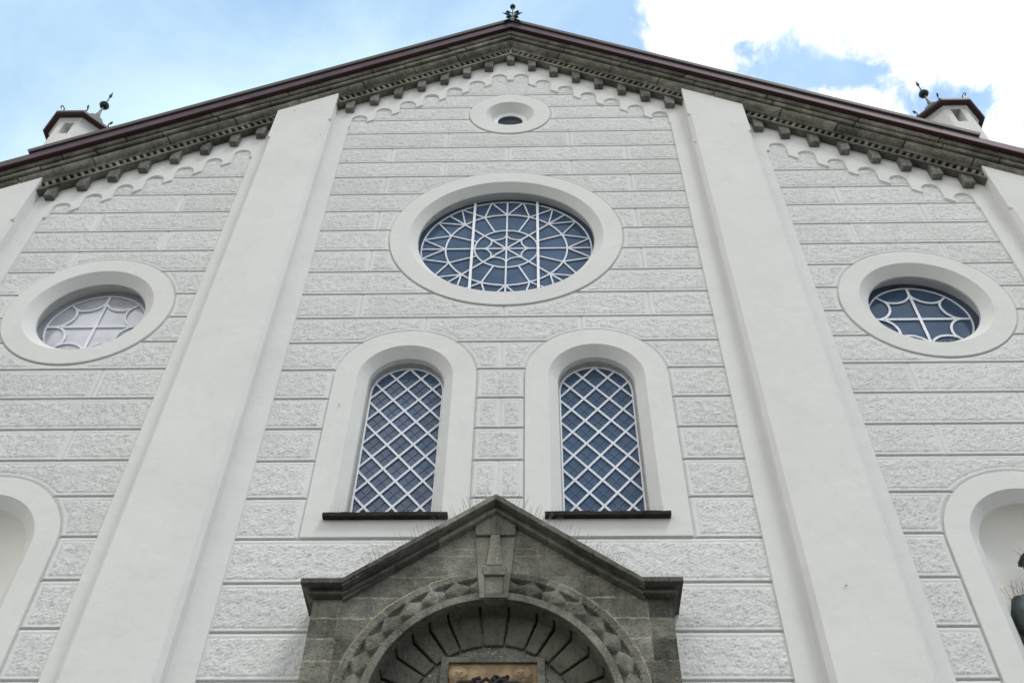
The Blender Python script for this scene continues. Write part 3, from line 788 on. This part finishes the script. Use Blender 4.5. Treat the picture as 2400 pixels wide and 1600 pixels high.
b = MB(); b.prism([(-1.0, 5.9), (1.0, 5.9)]+[(1.0*math.cos(R(a)), AC+1.0*math.sin(R(a))) for a in range(0, 181, 6)], -.075, .2)
b.box(-1.5, 1.5, -.02, .2, 4.9, 5.9)
b.obj('lunette', M_BRACKET, portal)
b = MB(); b.box(-.95, .95, .12, .18, 0, 4.9); b.obj('door', M_DOOR, portal)
# carved plaque
pq = empty('plaque', (0, -.1, 7.4), portal)
def bx(name, m, lst, bev=.006):
    b = MB()
    for a in lst: b.box(*a)
    o = b.obj(name, m, pq)
    q = o.modifiers.new('bevel', 'BEVEL'); q.width = bev; q.segments = 2
    return o
Z0 = -7.4; zt = 7.935
b = MB()
b.prism([(-.565, zt+Z0), (.565, zt+Z0), (.485, zt-.065+Z0), (-.485, zt-.065+Z0)], -.055, .03)
for s in (-1, 1): b.prism([(s*.565, zt+Z0), (s*.485, zt-.065+Z0), (s*.485, 6.95+Z0), (s*.565, 6.87+Z0)], -.055, .03)
b.prism([(-.565, 6.87+Z0), (.565, 6.87+Z0), (.485, 6.95+Z0), (-.485, 6.95+Z0)], -.055, .03)
b.obj('frame', M_PORTAL, pq)
b = MB(); b.box(-.486, .486, -.012, .03, 6.94+Z0, 7.872+Z0); b.obj('ground_slab', M_SAND, pq)
def blob_mesh(b, c, rx, ry, rz, seed, amp=.12, n=20, m=14):
    r = np.random.RandomState(seed); ph = r.rand(6)*6.28; rings = []
    for i in range(1, m):
        t = math.pi*i/m; ring = []
        for k in range(n):
            a = 2*math.pi*k/n
            f = 1+amp*(math.sin(3*a+ph[0])*math.sin(4*t+ph[1])+.6*math.sin(6*a+ph[2])*math.sin(7*t+ph[3])+.4*math.sin(9*a+ph[4])*math.sin(8*t))
            ring.append((c[0]+rx*f*math.sin(t)*math.cos(a), c[1]-ry*f*math.cos(t)*1.0, c[2]+rz*f*math.sin(t)*math.sin(a)))
        rings.append(ring)
    b.loft(rings, True, True, True)
for s in (-1, 1):       # two carved heads with curls
    cx = -.375 if s < 0 else .325
    b = MB(); blob_mesh(b, (cx, -.03, 7.70-7.4), .105, .07, .10, 3+s, .10)
    blob_mesh(b, (cx-s*.02, -.075, 7.70-7.4), .052, .035, .060, 8+s, .03)
    for e in (-1, 1): blob_mesh(b, (cx-s*.02+e*.022, -.108, 7.712-7.4), .010, .008, .008, 20+e, 0, 8, 6)
    blob_mesh(b, (cx-s*.02, -.113, 7.69-7.4), .009, .012, .013, 30, 0, 8, 6)
    for k in range(11):
        a = R(10+k*16); blob_mesh(b, (cx+.088*math.cos(a), -.055, 7.705-7.4+.085*math.sin(a)), .022, .022, .022, 40+k, .1, 8, 6)
    b.obj('carved_head', M_SAND, pq, True)
b = MB()
b.tube([(-.42, -.05, 7.53-7.4), (-.36, -.07, 7.605-7.4), (-.2, -.08, 7.60-7.4), (-.1, -.09, 7.56-7.4), (0, -.08, 7.54-7.4), (.12, -.09, 7.57-7.4), (.26, -.08, 7.60-7.4), (.38, -.06, 7.55-7.4), (.43, -.05, 7.45-7.4)], [.03, .035, .03, .03, .03, .03, .032, .032, .02], 8)
for pts in ([(-.16, -.09, .19), (-.06, -.10, .24), (.02, -.08, .18), (.0, -.07, .08)], [(.16, -.09, .20), (.08, -.11, .23), (.02, -.1, .17)], [(-.24, -.09, .14), (-.2, -.12, .22), (-.13, -.1, .25)], [(-.3, -.06, .15), (-.28, -.06, -.1), (-.2, -.06, -.3)], [(.3, -.06, .15), (.3, -.06, -.1), (.2, -.06, -.3)]):
    b.tube(pts, [.022]*len(pts), 7)
for k in range(26):
    r_ = random.Random(k); blob_mesh(b, (r_.uniform(-.02, .17), -.05, r_.uniform(.16, .30)), .022, .03, .018, k, .15, 8, 6)
b.box(-.44, .44, -.045, .0, -.42, .12)
b.obj('dark_relief', M_DKREL, pq, True)

# keystone with the cross
kb = MB()
def trap(z): return .16+(z-8.49)*(.09/1.09)
kb.prism([(-trap(8.485), 8.485), (trap(8.485), 8.485), (trap(9.62), 9.57), (0, 9.75), (-trap(9.62), 9.57)], -PD-.014, -PD+.1)
ks = kb.obj('keystone', M_KEY, portal)
b = MB(); y0, y1 = -PD-.052, -PD-.01
b.prism([(-trap(9.37), 9.37), (trap(9.37), 9.37), (trap(9.53), 9.545), (.06, 9.69), (-.06, 9.69), (-trap(9.53), 9.545)], y0, y1)
b.prism([(-.062, 9.369), (-.062, 9.70), (0, 9.74), (.062, 9.70), (.062, 9.369), (.052, 9.37), (-.052, 9.37)], y0-.006, y1)
b.prism([(-.052, 9.371), (.052, 9.371), (.095, 8.93), (-.095, 8.93)], y0-.003, y1)
b.prism([(-.125, 8.932), (.125, 8.932), (.125, 8.80), (-.125, 8.80)], y0+.004, y1)
for s in (-1, 1): b.prism([(s*.115, 8.802), (s*trap(8.86), 8.86), (s*trap(8.49), 8.49), (s*.105, 8.49)], y0+.010, y1)
b.prism([(-.106, 8.49), (.106, 8.49), (.106, 8.555), (-.106, 8.555)], y0+.010, y1)
cr = b.obj('cross', M_KEY, ks)
q = cr.modifiers.new('bevel', 'BEVEL'); q.width = .007; q.segments = 2

# gable cornice of the portal: profile points (y, perpendicular drop)
PR = [(-.05, 0.0), (-.60, 0.0), (-.630, -.012), (-.632, -.070), (-.622, -.076), (-.500, -.076), (-.494, -.100), (-.496, -.112), (-.522, -.116), (-.532, -.128), (-.530, -.146), (-.512, -.156), (-.43, -.158), (-.05, -.158)]
def sweep(path, kv):     # path of (x, z) tops; vertical factor per point
    return [[(x, y, z+p*k) for y, p in PR] for (x, z), k in zip(path, kv)]
def gable_piece(xa, za, xb, zb, ka, kb_, n=10, seed=0):
    r = random.Random(seed); b = MB(); path = []; kk = []
    for i in range(n+1):
        t = i/n; j = 0 if i in (0, n) else r.uniform(-.003, .003)
        path.append((xa+(xb-xa)*t, za+(zb-za)*t+j)); kk.append(ka+(kb_-ka)*t)
    b.loft(sweep(path, kk), True, True, True); return b
SP = (9.885-8.65)/1.70; F = math.sqrt(1+SP*SP)
pieces = []
for s in (-1, 1):
    KX = 1.70 if s < 0 else 1.665; WX = 2.03 if s < 0 else 1.985; SP = (9.885-8.65)/KX; F = math.sqrt(1+SP*SP)
    cut = (.66, .60)[s > 0]*1.0
    for (a, e, sd_) in ((.002, cut, 1), (cut+.008, 1.13, 2), (1.138, KX, 3)):
        b = gable_piece(s*a, 9.885-SP*a, s*e, 9.885-SP*e, F, F if e < 1.6 else F*.86, 9, sd_+s)
        pieces.append(b)
    # return: horizontal block at the foot with a mitred end
    zt_ = 8.65
    b = MB(); rings = [[(s*(KX+.002), y, zt_+p*.98) for y, p in PR]]
    rings.append([(s*(WX+(max(0, -y-PD))*.62), y, zt_+p*.98) for y, p in PR])
    b.loft(rings, True, True, True); pieces.append(b)
    b2 = MB()       # side return
    rings = [[(s*(WX+(max(0, -y-PD))*.62), y, zt_+p*.98) for y, p in PR]]
    rings.append([(s*(WX+(max(0, -y-PD))*.62), .03, zt_+p*.98) for y, p in PR])
    b2.loft(rings, True, True, True); pieces.append(b2)
gc = MB()
core = [(-.05, -.012), (-.612, -.022), (-.612, -.068), (-.48, -.07), (-.48, -.14), (-.05, -.14)]
for s in (-1, 1): gc.loft([[(s*x, y, 9.885-SP*x+p*F) for y, p in core] for x in (.001, 1.69)], True, True, True)
for q in pieces: gc.add(q.v, q.f)
g_ = gc.obj('gable_cornice', M_PORTAL, portal)
for s in (-1, 1):
    pts = [(s*x, -.50+rnd.uniform(-.08, .06), 9.885-SP*x) for x in np.arange(.04, 1.45, .036)]
    spikes('bird_spikes', pts, .19, (s*.38, -.45, 1), portal, 2, .0014, .16, 17+s)
spikes('bird_spikes', [(1.95+rnd.uniform(-.15, .1), -.5, 8.65) for k in range(10)], .15, (0, -.15, 1), portal, 1, .0015, .12, 18)

# ------------------------------------------------------------------ turrets
def octa(rf, z, n=8): # rf = radius to the flats
    rc = rf/math.cos(math.pi/8); return [(rc*math.cos(math.pi/8+k*math.pi/4), rc*math.sin(math.pi/8+k*math.pi/4), z) for k in range(n)]
def turret(cx, top_open):
    t = empty('corner_turret', (cx, .87, 17.0), church)
    b = MB(); zb = 0.0; z1 = 4.46; rw = .55; hw = .105; wz0, wz1 = 3.81, top_open
    rc = octa(rw, 0)
    for k in range(8):
        p, q = Vector(rc[k]), Vector(rc[(k+1) % 8])
        midn = (p+q)/2; nrm = midn.normalized(); tn = (q-p).normalized(); L_ = (q-p).length/2
        def P(u, z, d=0): v = midn+tn*u-nrm*d; return (v.x, v.y, z)
        if k % 2 == 1:       # openings in the four main faces
            b.add([P(-L_, zb), P(L_, zb), P(L_, wz0), P(-L_, wz0)], [(0, 1, 2, 3)])
            b.add([P(-L_, wz1), P(L_, wz1), P(L_, z1), P(-L_, z1)], [(0, 1, 2, 3)])
            b.add([P(-L_, wz0), P(-hw, wz0), P(-hw, wz1), P(-L_, wz1)], [(0, 1, 2, 3)])
            b.add([P(hw, wz0), P(L_, wz0), P(L_, wz1), P(hw, wz1)], [(0, 1, 2, 3)])
            D = .22
            b.add([P(-hw, wz0), P(-hw, wz1), P(-hw, wz1, D), P(-hw, wz0, D)], [(0, 1, 2, 3)])
            b.add([P(hw, wz0), P(hw, wz1), P(hw, wz1, D), P(hw, wz0, D)], [(0, 1, 2, 3)])
            b.add([P(-hw, wz0), P(hw, wz0), P(hw, wz0, D), P(-hw, wz0, D)], [(0, 1, 2, 3)])
            b.add([P(-hw, wz1), P(hw, wz1), P(hw, wz1, D), P(-hw, wz1, D)], [(0, 1, 2, 3)])
            b.add([P(-hw, wz0, D), P(hw, wz0, D), P(hw, wz1, D), P(-hw, wz1, D)], [(0, 1, 2, 3)])
        else:
            b.add([P(-L_, zb), P(L_, zb), P(L_, z1), P(-L_, z1)], [(0, 1, 2, 3)])
    b.obj('wall', M_SMOOTH, t)
    b = MB(); b.loft([octa(.549, 4.33), octa(.585, 4.36), octa(.60, 4.43), octa(.60, 4.455)], True)
    b.obj('moulding', M_SMOOTH, t)
    b = MB(); b.loft([octa(.55, 4.44), octa(.655, 4.405), octa(.70, 4.40), octa(.725, 4.43), octa(.725, 4.50), octa(.70, 4.53), octa(.5, 4.60)], True)
    b.obj('eaves', M_RED, t)
    b = MB(); b.lathe_z([(.66, 4.52), (.60, 4.66), (.50, 4.78), (.40, 4.95), (.335, 5.12), (.26, 5.30), (.15, 5.45), (.07, 5.60), (.035, 5.78), (.022, 6.05)], (0, 0), 8, math.pi/8)
    b.obj('bell_dome', M_ZINC, t)
    f = empty('finial', (0, 0, 6.0), t)
    b = MB(); b.tube([(0, 0, -.1), (0, 0, .40), (0, 0, .52), (0, 0, .60), (0, 0, .66), (0, 0, .80)], [.018, .012, .012, .036, .028, .002], 8); b.obj('spike', M_IRON, f)
    b = MB(); prof = [(.105*math.sin(math.pi*k/12)+.001, .14-.10*math.cos(math.pi*k/12)) for k in range(13)]; prof.insert(7, (.112, .14)); b.lathe_z(prof, (0, 0), 20); b.obj('ball', M_IRON, f, True)
    for k in range(8):       # small scrolls standing on the eaves corners
        b = MB()
        a = math.pi/8+k*math.pi/4; ca, sa = math.cos(a), math.sin(a); r0_ = .70
        P = [(r0_, 4.50), (r0_+.03, 4.58), (r0_-.03, 4.68), (r0_-.02, 4.77), (r0_+.05, 4.79), (r0_+.075, 4.72), (r0_+.03, 4.68)]
        b.tube([(x*ca, x*sa, z) for x, z in P], [.012, .014, .014, .013, .013, .012, .01], 6)
        P = [(r0_-.12, 4.54), (r0_-.13, 4.60), (r0_-.10, 4.66)]
        b.tube([(x*ca, x*sa, z) for x, z in P], .009, 5)
        b.obj('scroll_ornament', M_IRON, t)
    return t
tag(turret(-9.46, 4.27), 'left turret with a small square opening under its eaves')
tag(turret(9.40, 4.43), 'right turret whose opening reaches up to its eaves')

# ------------------------------------------------------------------ statue in the right niche
st_root = empty('statue', (6.55, .20, 7.0)); st_root.scale = (1.06, 1.06, 0.99); tag(st_root, 'dark green bronze figure of a robed man standing in the right hand niche', 'statue')
b = MB()
def ell(cx, cy, z, rx, ry, seed=0, fold=0.0, n=28, tilt=0):
    return [(cx+rx*(1+fold*math.sin(7*2*math.pi*k/n+seed)+.5*fold*math.sin(11*2*math.pi*k/n+2*seed))*math.cos(2*math.pi*k/n), cy+ry*(1+fold*math.sin(7*2*math.pi*k/n+seed))*math.sin(2*math.pi*k/n), z+tilt*math.cos(2*math.pi*k/n)) for k in range(n)]
prof = [(0, .0, .0, .36, .27, .06), (0, 0, .25, .33, .25, .07), (0, 0, .8, .30, .23, .06), (0, .0, 1.15, .29, .22, .05), (0, 0, 1.4, .31, .22, .04), (0, .0, 1.62, .37, .22, .025),
        (0, 0, 1.78, .425, .215, .02), (0, 0, 1.90, .415, .20, .015), (0, 0, 1.975, .33, .17, .01), (0, -.01, 2.02, .20, .13, 0), (0, -.02, 2.05, .105, .105, 0), (0, -.03, 2.14, .095, .10, 0),
        (0, -.05, 2.20, .115, .13, .01), (0, -.06, 2.26, .135, .155, .02), (0, -.06, 2.36, .155, .175, .03), (0, -.05, 2.46, .16, .175, .04), (0, -.04, 2.54, .14, .15, .04), (0, -.03, 2.60, .09, .09, .03), (0, -.03, 2.62, .02, .02, 0)]
b.loft([ell(cx, cy_, z, rx, ry, z*2, f) for cx, cy_, z, rx, ry, f in prof], True, True, True)
for s in (-1, 1):       # upper arm close to the body, forearm folded across the chest
    pts = [(s*.34, 0, 1.90), (s*.41, -.02, 1.72), (s*.41, -.05, 1.50), (s*.36, -.12, 1.33), (s*.24, -.24, 1.36), (s*.10, -.30, 1.45), (s*.02, -.31, 1.49)]
    b.tube(pts, [.11, .115, .115, .125, .11, .075, .05], 12)
body = b.obj('robed_figure', M_BRONZE, st_root, True)
b = MB()
for s in (-1, 1):
    for k in range(4):
        x = s*(-.02+.03*k); b.tube([(x, -.335, 1.52), (x-s*.03, -.365, 1.56), (x-s*.05, -.36, 1.60)], [.016, .014, .010], 6)
b.obj('hands', M_BRONZE, st_root, True); b = MB()
blob_mesh(b, (0, -.235, 2.36), .028, .03, .04, 5, 0, 10, 8)      # nose
for e in (-1, 1): blob_mesh(b, (e*.05, -.205, 2.40), .022, .015, .012, 6, 0, 8, 6)
for k in range(14):
    a = R(15+k*150/13); blob_mesh(b, (.145*math.cos(a), -.02, 2.45+.12*math.sin(a)), .04, .10, .035, 60+k, .15, 10, 8)
blob_mesh(b, (0, -.19, 2.23), .07, .06, .09, 70, .12, 14, 10)
b.obj('face_and_hair', M_BRONZE, st_root, True)
spk = [(-.42+rnd.uniform(-.02, .14), rnd.uniform(-.12, .05), 1.93) for k in range(16)]+[(.28+rnd.uniform(0, .14), rnd.uniform(-.12, .05), 1.93) for k in range(12)]
spikes('bird_spikes', spk[:16], .19, (-.15, -.1, 1), st_root, 1, .0022, .45, 3)
spikes('bird_spikes', spk[16:], .19, (.15, -.1, 1), st_root, 1, .0022, .45, 4)
spikes('bird_spikes', [(rnd.uniform(-.13, .12), rnd.uniform(-.12, .05), 2.53) for k in range(14)], .17, (-.1, -.05, 1), st_root, 1, .0022, .5, 6)

# small iron hooks and plugs left in the plaster
for hx, hy, hz_, l_ in HOOKS:
    b = MB(); b.tube([(hx, hy+.03, hz_), (hx, hy-.035, hz_), (hx+.012, hy-.04, hz_-l_)], .0038, 6)
    b.obj('wall_hook', M_IRON, church)
# ------------------------------------------------------------------ ground
b = MB(); b.add([(-400, -400, 0), (400, -400, 0), (400, 400, 0), (-400, 400, 0)], [(0, 1, 2, 3)])
g = b.obj('ground', M_GROUND); tag(g, 'grey stone paving in front of the church', None, None, 'structure')
